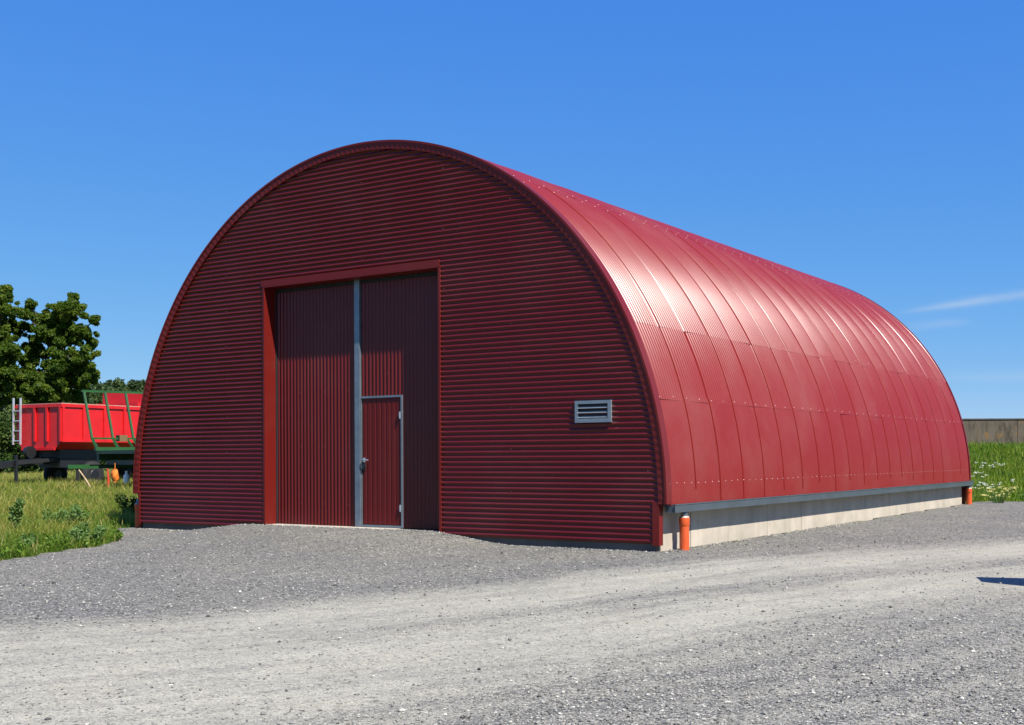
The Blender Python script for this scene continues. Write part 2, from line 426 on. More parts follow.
def facade():
    ai, bi = A_-.10, B_-.10
    z0, z1 = .135, ZC+bi-.004
    n = int((z1-z0)/PITCH*10); zz = np.linspace(z0, z1, n+1)
    yw = -.0115-.0098*np.sin(2*np.pi*zz/PITCH)
    V, F = [], []
    def hw(z): return min(5.315, ai*math.sqrt(max(0, 1-max(0, (z-ZC)/bi)**2)))
    def strip(fa, fb, za, zb, seg=1):
        o = len(V); idx = [i for i in range(n+1) if za-1e-6 <= zz[i] <= zb+1e-6]
        for i in idx:
            a, b = fa(zz[i]), fb(zz[i])
            for k in range(seg+1): V.append((a+(b-a)*k/seg, yw[i], zz[i]))
        for r in range(len(idx)-1):
            for k in range(seg):
                p = o+r*(seg+1)+k; F.append((p, p+1, p+seg+2, p+seg+1))
    strip(lambda z: -hw(z), lambda z: DX0-.02, z0, DZ+.06, 3)
    strip(lambda z: DX1+.02, lambda z: hw(z), z0, DZ+.06, 3)
    strip(lambda z: -hw(z), lambda z: hw(z), DZ+.05, z1, 6)
    V = np.array(V); F = np.array(F); mi = np.zeros(len(F), int)
    sv, sf = [], []; o = len(V)
    r2 = random.Random(4)
    for x in (-4.6,-3.0,.1,1.72,2.95,5.16):
        k = 0
        z = z0+.05
        while z < z1-.1:
            z = z+PITCH*(8 if x not in (1.72,5.16) else 12)
            if abs(x) > hw(z)-.1 or (DX0-.1 < x < DX1+.05 and z < DZ+.2): continue
            zc = (math.floor(z/PITCH)+.75)*PITCH+r2.uniform(-.003,.003); xx = x+r2.uniform(-.01,.01); b = o+len(sv); q = .005
            sv += [(xx-q,-.0205,zc-q),(xx+q,-.0205,zc-q),(xx+q,-.0205,zc+q),(xx-q,-.0205,zc+q)]
            sv += [(p[0]*.5+xx*.5,-.026,p[2]*.5+zc*.5) for p in sv[-4:]]
            sf += [(b+4,b+5,b+6,b+7)]+[(b+j,b+(j+1)%4,b+4+(j+1)%4,b+4+j) for j in range(4)]
    V = np.concatenate([V, sv]); F = np.concatenate([F, sf]); mi = np.concatenate([mi, np.ones(len(sf), int)])
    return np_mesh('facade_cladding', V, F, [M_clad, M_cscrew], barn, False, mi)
fc = facade(); 
fc.data.polygons.foreach_set('use_smooth', np.ones(len(fc.data.polygons), bool))
# corner flashings at the foot of the arch
for sx in (1, -1):
    m = MB(); xs_ = sorted((sx*(5.235 if sx > 0 else 5.30), sx*5.335))
    m.box((xs_[0], -.030, .115), (xs_[1], .085, .70)); m.build('corner_trim', M_trim, barn)
# door surround
m = MB(); m.box((DX0-.065, -.032, DZ), (DX1+.015, .02, DZ+.105)); m.box((DX0-.02, -.0315, DZ-.018), (DX1, .30, DZ-.001)); m.build('lintel_trim', M_trim, barn)
m = MB(); m.box((DX0-.035, -.030, .12), (DX0+.003, .26, DZ-.02)); m.build('jamb_trim', M_trim, barn)
m = MB(); m.box((DX1-.003, -.030, .12), (DX1+.035, .26, DZ-.02)); m.build('jamb_trim', M_trim, barn)
LY = .262       # door leaf plane
def leaf(x0, x1, z0, z1, holes=()):
    """vertical corrugation; hole = (xa, xb, ztop) left open for the small door"""
    n = int((x1-x0)/PITCH*10); V, F = [], []
    for i in range(n+1):
        x = x0+(x1-x0)*i/n; y = LY-.0075*math.sin(2*math.pi*x/PITCH)
        zb = z0
        for a, b, zt in holes:
            if a <= x <= b: zb = zt
        V += [(x, y, zb), (x, y, z1)]
        if i: 
            p = 2*i
            if abs(V[p][2]-V[p-2][2]) > .01: V[p] if False else None
            F.append((p-2, p, p+1, p-1))
    # keep hole sides square
    for q, f in enumerate(F):
        pass
    return V, F
def grid_leaf(name, parts):
    m = MB()
    for (x0, x1, z0, z1) in parts:
        n = max(2, int((x1-x0)/PITCH*10)); vs = []
        for i in range(n+1):
            x = x0+(x1-x0)*i/n; y = LY-.0098*math.sin(2*math.pi*x/PITCH); vs += [(x,y,z0),(x,y,z1)]
        m.add(vs, [(2*i, 2*i+2, 2*i+3, 2*i+1) for i in range(n)], 0, True)
    r2 = random.Random(len(parts))
    for (x0, x1, z0, z1) in parts:
        if z1-z0 < 1.2: continue
        for z in (z0+.35, z0+1.3, z0+2.2, z0+3.1):
            for k in range(1, int((x1-x0)/.6)+2):
                xx = (math.floor((x0+.55*k)/PITCH)+.25)*PITCH
                if xx < x1-.05 and z < z1: m.box((xx-.005, LY-.0155, z-.005), (xx+.005, LY-.009, z+.005), 1)
    return m.build(name, [M_clad, M_cscrew], barn)
grid_leaf('door_leaf', [(DX0+.02, -.277, .205, 4.15)])
PX0, PX1, PZ0, PZ1 = -.162, .705, .215, 2.305       # small door frame outline
grid_leaf('door_leaf', [(-.158, DX1-.012, PZ1, 4.15), (PX1, DX1-.012, .205, PZ1)])
m = MB(); m.box((DX0+.003, LY-.03, .20), (DX0+.022, LY+.02, 4.17)); m.box((DX0, LY-.022, 4.13), (DX1, LY+.04, 4.19)); m.box((DX0-.02, LY+.035, .1), (DX1+.02, LY+.05, 4.21)); m.build('door_backing', M_dark, barn)
m = MB(); m.box((-.275, LY-.045, .20), (-.166, LY+.03, 4.20)); m.build('door_post', M_galv, barn)
sd = MB()
w = PX1-PX0-.07; nr = 8; vs = []; prof = [(0,0),(.62,0),(.72,.006),(.9,.006),(1,0)]
for i in range(nr):
    for (u, d) in prof[:-1]: vs.append((PX0+.035+w*(i+u)/nr, LY-.012+d))
vs.append((PX1-.035, LY-.012))
P = [(x, y, PZ0+.03) for x, y in vs]+[(x, y, PZ1-.035) for x, y in vs]; k = len(vs)
sd.add(P, [(i, i+1, k+i+1, k+i) for i in range(k-1)])
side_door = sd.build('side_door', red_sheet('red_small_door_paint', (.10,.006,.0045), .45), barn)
m = MB(); t = .032
m.box((PX0, LY-.03, PZ1-t), (PX1, LY+.02, PZ1)); m.box((PX1-t, LY-.0302, PZ0), (PX1-.0003, LY+.02, PZ1-t)); m.box((PX0, LY-.03, PZ0-.012), (PX1, LY+.02, PZ0+.022)); m.box((PX0, LY-.029, PZ0+.022), (PX0+.016, LY+.02, PZ1-t))
m.build('door_frame', M_galv, side_door)
for z in (PZ0+.30, PZ1-.32):
    m = MB(); m.tube([(PX1-.045, LY-.035, z-.055), (PX1-.045, LY-.035, z+.055)], .013, 8); m.box((PX1-.075, LY-.026, z-.03), (PX1-.03, LY-.016, z+.03)); m.build('hinge', M_bright, side_door)
m = MB(); m.tube([(PX0+.065, LY-.02, 1.28), (PX0+.065, LY-.065, 1.28), (PX0+.08, LY-.07, 1.28), (PX0+.19, LY-.07, 1.278)], .011, 8)
m.box((PX0+.045, LY-.026, 1.245), (PX0+.085, LY-.014, 1.315)); m.build('door_handle', M_bright, side_door)
m = MB(); m.box((PX0+.04, LY-.03, 1.12), (PX0+.10, LY-.013, 1.225)); m.tube([(PX0+.07, LY-.028, 1.16),(PX0+.07, LY-.055, 1.16)], .02, 10); m.build('lock_plate', M_black, side_door)
# vent
m = MB(); vx0, vx1, vz0, vz1 = 4.04, 4.615, 1.79, 2.095; t = .045
m.box((vx0,-.05,vz1-t),(vx1,-.004,vz1)); m.box((vx0,-.05,vz0),(vx1,-.004,vz0+t*1.25)); m.box((vx0,-.0503,vz0+t*1.25),(vx0+t,-.004,vz1-t)); m.box((vx1-t*1.1,-.0503,vz0+t*1.25),(vx1,-.004,vz1-t))
vent = m.build('vent', M_vent, barn)
m = MB(); m.box((vx0+t,-.016,vz0+t*1.25),(vx1-t*1.1,-.0095,vz1-t)); m.build('vent_opening', M_dark, vent)
for k in range(3):
    zc = vz0+.075+k*.066
    m = MB(); m.add([(vx0+t,-.05,zc-.008),(vx1-t*1.1,-.05,zc-.008),(vx1-t*1.1,-.018,zc+.022),(vx0+t,-.018,zc+.022),
                     (vx0+t,-.047,zc-.011),(vx1-t*1.1,-.047,zc-.011),(vx1-t*1.1,-.016,zc+.018),(vx0+t,-.016,zc+.018)],
                    [(0,1,2,3),(7,6,5,4),(0,4,5,1),(1,5,6,2),(2,6,7,3),(3,7,4,0)]); m.build('louvre', M_vent, vent)
# door sill and concrete base
m = MB(); m.box((DX0+.004, -.01, -.1), (.66, .34, .197)); m.box((.664, .05, -.1), (DX1-.004, .34, .150)); m.build('door_sill', M_conc, barn)
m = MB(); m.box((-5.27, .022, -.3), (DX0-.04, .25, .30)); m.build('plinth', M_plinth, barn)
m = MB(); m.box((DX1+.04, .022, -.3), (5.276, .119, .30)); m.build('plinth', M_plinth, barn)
m = MB(); JY = [.122,1.05,2.38,3.9,5.44,7.19,8.43,10.6,12.82,15.0,16.72]
for a, b in zip(JY, JY[1:]): m.box((5.06, a+.006, -.3), (5.28+random.uniform(-.003,.003), b-.006, .70))
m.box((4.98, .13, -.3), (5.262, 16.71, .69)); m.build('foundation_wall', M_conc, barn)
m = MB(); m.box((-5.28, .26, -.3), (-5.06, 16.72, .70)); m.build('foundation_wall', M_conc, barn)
t = np.linspace(0, math.pi, 60); m = MB()
m.add([( (A_-.02)*math.cos(a), LEN-.02, ZC+(B_-.02)*math.sin(a)) for a in t]+[(-5.3, LEN-.02, -.2), (5.3, LEN-.02, -.2)], [tuple(range(62))]); m.build('rear_wall', M_clad, barn)
def gutter(sx):
    m = MB(); xi, xo, zb, zt, th = 5.375, 5.505, .562, .672, .006
    prof = [(xi,zt),(xi,zb),(xo,zb),(xo,zt),(xo+.012,zt),(xo+.012,zt-.016),(xo+.006,zt-.016),(xo+.006,zb-.006),(xi-.006,zb-.006),(xi-.006,zt)]
    y0, y1 = .10, LEN+.10; n = len(prof)
    vs = [(sx*x, y0, z) for x, z in prof]+[(sx*x, y1, z) for x, z in prof]
    m.add(vs, [(i,(i+1)%n,n+(i+1)%n,n+i) for i in range(n)]+[tuple(range(n)), tuple(range(2*n-1, n-1, -1))])
    for y in (y0+.02, y1-.02): m.box((min(sx*xi,sx*xo), y-.004, zb), (max(sx*xi,sx*xo), y+.004, zt-.004))
    return m.build('gutter', M_gutter, barn)
gutter(1); gutter(-1)
m = MB(); m.box((5.27, .10, .655), (5.37, LEN-.1, .70)); m.build('eave_board', M_gutter, barn)

# orange drain pipes under the gutter ends
def drain(x, y, label):
    zg = float(ground_h(x, y)); t = thing('drain_pipe', label, 'drain pipe', (x, y, zg), 0, 'orange drain pipes below the barn gutters')
    h = .475-zg
    m = MB(); m.tube([(0,0,-.15),(0,0,h-.12)], .067, 20); m.tube([(0,0,h-.125),(0,0,h-.11),(0,0,h-.10),(0,0,h-.015),(0,0,h)], [.067,.070,.075,.075,.073], 20); m.build('pipe', M_orange, t)
    m = MB(); m.tube([(0,0,h),(0,0,h+.022)], [.071,.060], 20); m.build('pipe_rim', M_rim, t)
    m = MB(); m.tube([(0,0,h+.01),(0,0,h+.035),(0,0,h+.04),(0,0,h+.055),(0,0,h+.06),(0,0,.563-zg)], [.04,.04,.046,.046,.04,.04], 16); m.build('downspout', M_galv, t)
    return t
drain(5.45, .50, 'orange drain pipe standing at the near front corner of the concrete base')
drain(5.44, 16.78, 'small orange drain pipe at the far end of the long gutter beside the grass bank')
drain(-5.53, .13, 'half hidden orange drain pipe behind the barn front\'s left corner')

# ------------------------------------------------------------------ loose stones
def stones():
    n = 42000
    px = rng.uniform(-350, 1350, n*3); py = rng.uniform(503, 735, n*3)
    d = np.array([ray(a, b) for a, b in zip(px, py)])
    tt = -CAM[2]/d[:,2]; P = CAM+d*tt[:,None]
    ok = in_yard(P[:,0], P[:,1]) & (P[:,1] > -14) & ~((np.abs(P[:,0]) < 5.3) & (P[:,1] > .03) & (P[:,1] < 17)) & (P[:,0] < 30)
    w = np.clip(track_wear(P[:,0], P[:,1])+rng.normal(0, .12, len(P)), 0, 1)
    ok &= rng.random(len(P)) > np.clip(w*1.12, 0, .955)
    P = P[ok][:n]
    # a ridge of spilled stone along the foot of the walls
    k = 2600
    a = np.stack([rng.uniform(-5.3, 5.2, k), -np.abs(rng.normal(0, .12, k))-.0, np.zeros(k)], 1)
    b = np.stack([5.30+np.abs(rng.normal(0, .12, k//2)), rng.uniform(.1, 8, k//2), np.zeros(k//2)], 1)
    P = np.concatenate([P, a, b]); n = len(P)
    P[:,2] = ground_h(P[:,0], P[:,1])
    base = np.array([(1,0,0),(-1,0,0),(0,1,0),(0,-1,0),(0,0,1),(0,0,-1),(.6,.6,.5),(-.6,.6,.45),(.6,-.6,.5),(-.6,-.6,.45)], float)
    tris = np.array([(0,6,4),(0,2,6),(2,4,6),(2,7,4),(2,1,7),(1,4,7),(1,9,4),(1,3,9),(3,4,9),(3,8,4),(3,0,8),(0,4,8),(0,5,2),(2,5,1),(1,5,3),(3,5,0)])
    dist = np.hypot(P[:,0]-CAM[0], P[:,1]-CAM[1])
    s = rng.lognormal(math.log(.0062), .38, n)*np.clip(.72+dist/34, .75, 1.3); s = np.clip(s, .003, .017)
    sc = s[:,None]*rng.uniform(.65, 1.35, (n,3))*np.array([1,1,.75])
    J = base[None]*rng.uniform(.75, 1.25, (n,10,1))*sc[:,None,:]
    a = rng.uniform(0, 6.28, n); c, si = np.cos(a), np.sin(a)
    X = J[:,:,0]*c[:,None]-J[:,:,1]*si[:,None]; Y = J[:,:,0]*si[:,None]+J[:,:,1]*c[:,None]
    Vx = np.stack([X, Y, J[:,:,2]], 2)+P[:,None,:]; Vx[:,:,2] += (sc[:,2]*.3)[:,None]
    F = (tris[None]+(np.arange(n)*10)[:,None,None]).reshape(-1,3)
    tone = np.repeat(np.clip(rng.normal(.47, .24, n), 0, 1), 10)
    o = np_mesh('loose_stones', Vx.reshape(-1,3), F, M_stone, attrs={'tone': tone})
    tag(o, 'loose grey crushed stones scattered over the gravel yard', 'gravel', kind='stuff')
stones()

# ------------------------------------------------------------------ grass
def blades(P, H, W, tone, name, m, lean=.35):
    n = len(P); a = rng.uniform(0, 2*np.pi, n); l = rng.uniform(.05, lean, n)*H
    la = rng.uniform(0, 2*np.pi, n)
    wx = np.cos(a)*W/2; wy = np.sin(a)*W/2; lx = np.cos(la)*l; ly = np.sin(la)*l
    V = np.zeros((n,5,3))
    V[:,0] = P+np.stack([-wx,-wy,-.02+0*wx],1); V[:,1] = P+np.stack([wx,wy,-.02+0*wx],1)
    mid = P+np.stack([lx*.35,ly*.35,H*.6],1)
    V[:,2] = mid+np.stack([wx*.75,wy*.75,0*wx],1); V[:,3] = mid-np.stack([wx*.75,wy*.75,0*wx],1)
    V[:,4] = P+np.stack([lx,ly,H],1)
    b = (np.arange(n)*5)[:,None]
    F = np.concatenate([b+np.array([[0,1,2]]), b+np.array([[0,2,3]]), b+np.array([[3,2,4]])])
    return np_mesh(name, V.reshape(-1,3), F, m, attrs={'tone': np.repeat(tone, 5)})
def smooth_noise(x, y, k=1.):
    return (np.sin(1.3*k*x+.7*np.sin(1.1*k*y))+np.sin(1.7*k*y+1.9*np.sin(.8*k*x+1))+.7*np.sin(3.1*k*x-2.3*k*y)+.5*np.sin(5.3*k*y+4.1*k*x))/3.2
def meadow():
    n = 260000
    px = rng.uniform(-330, 150, n); d = 13+rng.random(n)**1.45*64
    X = (px-512)/FPX*d; c, s = math.cos(YAW), math.sin(YAW)
    x = CAM[0]+X*c-d*s; y = CAM[1]+X*s+d*c
    ok = ~in_yard(x, y) & ~((x > -5.35) & (y > -.1) & (y < 17)) 
    x, y, d = x[ok], y[ok], d[ok]; n = len(x)
    edge = np.interp(y, [e[1] for e in EDGE], [e[0] for e in EDGE])-x
    edge = np.where(y > .3, 9, edge)
    nz = smooth_noise(x, y, .8)*.7+smooth_noise(x+5, y-3, 2.3)*.75
    lush = np.clip(1-edge/2.3, 0, 1)
    H = np.clip(rng.normal(.19, .085, n)+.05*nz+.03*(d > 24), .05, .5)*(.45+.55*np.clip(edge/.8, 0, 1))
    W = rng.uniform(.005, .012, n)*np.clip(d/17, .9, 3.0)
    tone = np.clip(.47-.34*lush+.26*nz+rng.normal(0, .16, n)+.08*sstep(30, 60, d), 0, 1)
    tone[rng.random(n) < .07] = .92
    P = np.stack([x, y, ground_h(x, y)], 1)
    tag(blades(P, H, W, tone, 'meadow_grass', M_grass, 1.1), 'tall half-dry meadow grass left of the barn', 'grass', kind='stuff')
meadow()
def bank():
    n = 60000
    px = rng.uniform(900, 1260, n); d = 27+rng.random(n)*20
    X = (px-512)/FPX*d; c, s = math.cos(YAW), math.sin(YAW)
    x = CAM[0]+X*c-d*s; y = CAM[1]+X*s+d*c; b_ = bank_s(x, y)
    ok = (b_ > -.05) & (d < 45.5) & ~in_yard(x, y) & ~((x < 5.6) & (y < 17)); x, y, d, b_ = x[ok], y[ok], d[ok], b_[ok]; n = len(x)
    nz = smooth_noise(x, y, 1.2)
    H = np.clip(rng.normal(.17, .07, n)+.07*nz, .04, .5)*np.clip(.3+b_/1.2, .3, 1)
    tone = np.clip(.47+.3*nz+rng.normal(0, .2, n), 0, 1)
    tag(blades(np.stack([x, y, ground_h(x, y)], 1), H, rng.uniform(.012, .03, n), tone, 'bank_grass', M_bankgrass, .5),
        'lush green grass covering the bank behind the barn', 'grass', kind='stuff')
bank()

# leafy clumps (weeds, hedge, trees) : many small leaf faces
def leaf_cloud(centres, radii, per, size, tone0, squash=1., seed=1, shell=.55):
    g = np.random.default_rng(seed); Vs, T = [], []
    for c, r, k in zip(centres, radii, per):
        dirs = g.normal(size=(k,3)); dirs /= np.linalg.norm(dirs, axis=1)[:,None]
        rad = r*(shell+(1-shell)*g.random(k)**.6)*g.uniform(.75, 1.12, k)
        P = np.asarray(c)+dirs*rad[:,None]*np.array([1,1,squash])
        s = size*g.uniform(.6, 1.35, k)
        nrm = dirs*.6+g.normal(size=(k,3))*.7+np.array([0,0,.45]); nrm /= np.linalg.norm(nrm, axis=1)[:,None]
        u = np.cross(nrm, g.normal(size=(k,3))); u /= np.linalg.norm(u, axis=1)[:,None]; v = np.cross(nrm, u)
        q = np.stack([P-u*s[:,None], P-v*s[:,None]*.55, P+u*s[:,None], P+v*s[:,None]*.55], 1)
        q[:,0] -= nrm*(s*.25)[:,None]; q[:,2] -= nrm*(s*.25)[:,None]
        Vs.append(q.reshape(-1,3)); T.append(np.repeat(np.clip(tone0+g.normal(0, .17)+g.normal(0, .13, k), 0, 1), 4))
    V = np.concatenate(Vs); n = len(V)//4
    return V, np.arange(n*4).reshape(n,4), np.concatenate(T)

def broad_tree(name, px, d, lobes, label, seed, trunk_r=.32, leaf=.112):
    base = at(px, 462, d); bx, by = base[0], base[1]; bz = float(ground_h(bx, by))
    t = thing(name, label, 'tree', (bx, by, bz)); g = random.Random(seed); gn = np.random.default_rng(seed)
    o = Vector((bx, by, bz)); m_per = FPX/d
    lm = []
    for (lx, ly, lr) in lobes:
        r_ = lr/m_per; dep = g.uniform(-1, 1)*max(1.2, r_)*1.1
        lm.append((Vector(at(lx, ly, d+dep))-o, r_))
    cs, rs, ks = [], [], []
    for c, r_ in lm:
        for k in range(max(9, int(26*r_**1.4))):
            dv = Vector(gn.normal(size=3)); dv.normalize(); f = g.uniform(.2, 1.0)
            cr = g.uniform(.22, .50)*min(1.3, max(.7, r_*.75))
            cs.append(c+Vector((dv.x*r_*f, dv.y*r_*f*1.15, dv.z*r_*f*.9))); rs.append(cr); ks.append(int(1450*cr**1.8)+60)
    m = MB(); top = max(c.z for c, r_ in lm)
    pts = [Vector((0,0,-.3)), Vector((.05,0,top*.2)), Vector((-.08,.05,top*.42)), Vector((.1,0,top*.65)), Vector((lm[0][0].x*.5, lm[0][0].y*.5, top*.85))]
    m.tube(pts, [trunk_r*1.25, trunk_r, trunk_r*.75, trunk_r*.45, trunk_r*.12], 10); 
    for c, r_ in lm:
        st = pts[1].lerp(pts[3], min(1, max(0, (c.z*.7-pts[1].z)/(pts[3].z-pts[1].z)))) 
        mid = st.lerp(c, .5)+Vector((g.uniform(-.3,.3), g.uniform(-.3,.3), .25))
        m.tube([st, mid, c, c+Vector((g.uniform(-.5,.5)*r_, 0, r_*.6))], [trunk_r*.35, trunk_r*.2, trunk_r*.1, .015], 6)
    m.build('trunk', M_bark, t)
    V, F, T = leaf_cloud(cs, rs, ks, leaf, .5, .85, seed, .05)
    np_mesh('crown', V, F, M_oak, t, attrs={'tone': T})
    return t
broad_tree('broadleaf_tree', 58, 82, [(70,312,15),(50,318,14),(84,334,13),(62,338,16),(40,350,13),(60,362,18),(82,358,15),(92,344,6),(94,320,4.5),(86,378,13),(66,384,16),(42,382,16),(30,366,12),(72,300,7),(45,402,16),(31,305,5),(78,398,10),(33,318,7),(58,330,20),(66,372,22),(30,345,10),(48,390,20),(23,330,13),(26,362,15),(18,386,15),(24,312,8)],
           'broad green tree with a lobed open crown, standing behind the red trailer', 3)
broad_tree('broadleaf_tree', -14, 80, [(8,300,8),(6,318,11),(-6,306,14),(-18,330,24),(10,350,12),(2,372,18),(-30,300,22),(-40,350,26),(16,378,13),(-14,390,24),(20,400,14),(7,290,5),(0,335,14),(-4,360,20),(4,310,9)],
           'tall dark leafy tree cut by the left edge of the photograph', 8)
def herbs(name, label, n, px0, px1, d0, d1, m, seed, ok_fn):
    g = np.random.default_rng(seed); cs, rs, ks = [], [], []
    for i in range(n):
        px = g.uniform(px0, px1); d = d0+g.random()**1.4*(d1-d0); p = at(px, 460, d)
        if not ok_fn(p[0], p[1]): continue
        z = float(ground_h(p[0], p[1])); r_ = g.uniform(.04, .13)
        if smooth_noise(p[0], p[1], 1.1) < -.1 and g.random() < .7: continue
        cs.append((p[0], p[1], z+r_*.9)); rs.append(r_); ks.append(int(g.uniform(12, 30)))
    V, F, T = leaf_cloud(cs, rs, ks, .035, .5, .8, seed, .2)
    tag(np_mesh(name, V, F, m, attrs={'tone': T}), label, 'ground cover', kind='stuff')
herbs('meadow_herbs', 'low leafy herbs growing through the meadow grass', 5200, -300, 150, 15, 40, M_herb, 71, lambda x, y: not bool(in_yard(x, y)) and not (x > -5.5 and y > -.1))
herbs('bank_herbs', 'low leafy herbs growing through the grass on the bank', 900, 900, 1200, 28, 45, M_herb, 72, lambda x, y: bool(bank_s(x, y) > .15) and not (x < 5.8 and y < 17.2))
# scrub at the foot of the trees
def bush(px, d, w, h, label, seed, m=None, name='bush', n=14, leaf=.13, cat='bush', group='bushes below the trees'):
    p = at(px, 462, d); z = float(ground_h(p[0], p[1])); g = np.random.default_rng(seed)
    t = thing(name, label, cat, (p[0], p[1], z), 0, group)
    cs = [(g.uniform(-.5,.5)*w, g.uniform(-.5,.5)*w, h*g.uniform(.15,.85)) for _ in range(n)]
    rs = [g.uniform(.16,.3)*min(w, h*1.2) for _ in cs]
    V, F, T = leaf_cloud(cs, rs, [int(260*max(r, .35)**1.5)+60 for r in rs], leaf, .45, 1, seed, .3)
    np_mesh('foliage', V, F, m or M_bush, t, attrs={'tone': T})
    b = MB()
    for c in cs[::3]: b.tube([(c[0]*.2, c[1]*.2, -.1), (c[0]*.6, c[1]*.6, c[2]*.5), c], [.05,.03,.01], 5)
    b.build('stems', M_bark, t); return t
bush(-28, 72, 5, 4.6, 'dark scrub bush at the left edge below the tall tree', 21, n=20)
bush(3, 70, 3.4, 3.2, 'rounded dark bush behind the trailer ladder', 22, n=16)
bush(27, 74, 4, 4.6, 'dark bush filling the gap between the two trees', 23, n=18)
bush(52, 72, 3.4, 4.9, 'leafy bush rising just above the red trailer front', 24, n=18)
bush(76, 78, 3.8, 3.9, 'lower bush behind the middle of the red trailer', 25, n=16)
bush(101, 95, 5, 2.6, 'bush behind the green rack and below the far forest', 26, n=16)

# far wooded hill
hx = np.linspace(-1, 1, 40); V, F = [], []
hc = at(60, 460, 330); rv = np.array([math.cos(YAW), math.sin(YAW)]); fv = np.array([-math.sin(YAW), math.cos(YAW)])
def hill_z(a, b): return 18.5*math.exp(-(((a-20)/120)**2))*math.exp(-((b-25)/75)**2) + 3*math.exp(-((a-90)/70)**2)*math.exp(-((b-20)/60)**2)
na, nb = 50, 24
for j in range(nb):
    for i in range(na):
        a = -190+i*8; b = -70+j*10; p = hc[:2]+rv*a+fv*b; V.append((p[0], p[1], hill_z(a, b)+.1))
for j in range(nb-1):
    for i in range(na-1): k = j*na+i; F.append((k, k+1, k+na+1, k+na))
hill = np_mesh('hill', V, F, M_soil, smooth=True); tag(hill, kind='structure')
def forest():
    g = np.random.default_rng(12); cs, rs, ks = [], [], []
    for k in range(1300):
        a = g.uniform(-150, 130); b = g.uniform(-60, 40); p = hc[:2]+rv*a+fv*b
        zz = hill_z(a, b); r_ = g.uniform(1.5, 2.5); h = g.uniform(3.5, 6.0)
        for q in range(3):
            cs.append((p[0]+g.normal(0,1.1), p[1]+g.normal(0,1.1), zz+h*(.35+.24*q)+g.normal(0,.3))); rs.append(r_*(1-.2*q)*g.uniform(.8,1.15)); ks.append(48)
    V, F, T = leaf_cloud(cs, rs, ks, .5, .5, 1.0, 5, .15)
    o = np_mesh('forest', V, F, M_forest, attrs={'tone': T}); tag(o, 'far wooded hill beyond the trailers', 'forest', kind='stuff')
forest()

# ------------------------------------------------------------------ weeds and flowers
def weed(px, d, h, w, label, seed, name='weed_plant', cat='weed', m=None, k=90, leaf=.033, group=None):
    p = at(px, 462, d); z = float(ground_h(p[0], p[1])); g = np.random.default_rng(seed)
    t = thing(name, label, cat, (p[0], p[1], z), 0, group); b = MB(); cs, rs, ks = [], [], []
    for i in range(7):
        a = g.uniform(0, 6.28); q = g.uniform(.1, .5)*w; tip = Vector((math.cos(a)*q, math.sin(a)*q, h*g.uniform(.6, 1)))
        b.tube([(0,0,-.03), tip*.5+Vector((0,0,.04)), tip], [.008,.006,.003], 5)
        for f in (.35,.6,.85,1.):
            cs.append(tuple(tip*f)); rs.append(.09*w+.03); ks.append(k//4)
    b.build('stems', M_weed, t)
    V, F, T = leaf_cloud(cs, rs, ks, leaf, .5, 1, seed, .2); np_mesh('leaves', V, F, m or M_weed, t, attrs={'tone': T}); return t
weed(15, 19.5, .62, .34, 'tall blue-green thistle standing alone in the grass', 31)
weed(68, 20.5, .46, .8, 'broad grey-green weed clump in the middle of the grass', 32, k=110)
weed(88, 18.2, .30, .7, 'low leafy weed clump near the gravel edge', 33, k=110)
weed(127, 24.2, .52, .62, 'dark weed clump in the shade against the barn corner', 34, k=130, m=M_bush)
weed(28, 17.0, .20, .5, 'small broad-leaved weed on the lip of the gravel', 35, k=90)
def umbel(px, py_ground_d, h, label, seed, heads=9, m=None, spread=.35):
    p = at(px, 460, py_ground_d); z = float(ground_h(p[0], p[1])); g = np.random.default_rng(seed)
    t = thing('flowering_plant', label, 'wildflower', (p[0], p[1], z), 0, 'wildflowers on the grass bank'); b = MB(); f = MB()
    for i in range(heads):
        a = g.uniform(0, 6.28); q = g.random()**.6*spread; tip = Vector((math.cos(a)*q, math.sin(a)*q, h*g.uniform(.35 if heads > 20 else .7, 1.05)))
        b.tube([(tip.x*.25, tip.y*.25, -.02), tip*.55+Vector((0,0,.03)), tip], [.006,.005,.003], 5)
        for k in range(9):
            c = tip+Vector((g.normal(0,.028), g.normal(0,.028), g.normal(.01,.01))); s = g.uniform(.009,.017)
            f.add([c+Vector((s,0,0)), c+Vector((0,s,0)), c-Vector((s,0,0)), c-Vector((0,s,0)), c+Vector((0,0,s*.5))], [(0,1,4),(1,2,4),(2,3,4),(3,0,4)])
    b.build('stems', M_weed, t); f.build('blossoms', m or M_flower, t); return t
for i, (px, d, h, n, lab) in enumerate([
    (979, 34.5, .5, 8, 'white umbel flowers nearest the barn wall, halfway up the bank'),
    (984, 36.5, .5, 8, 'upper white umbel flowers close beside the barn roof edge'),
    (1004, 36.2, .5, 4, 'single small white umbel plant in the middle of the bank'),
    (977, 31.6, .5, 7, 'white umbel flowers low on the bank beside the gutter end'),
    (987, 32.0, .5, 7, 'white umbel flowers low on the bank above the yellow clump'),
    (1022, 33.0, .5, 4, 'white umbel plant at the right edge of the photograph')]):
    umbel(px, d, h, lab, 40+i, n)
umbel(998, 30.6, .40, 'pale yellow flowering clump at the foot of the bank', 60, 46, M_yflower, .5)

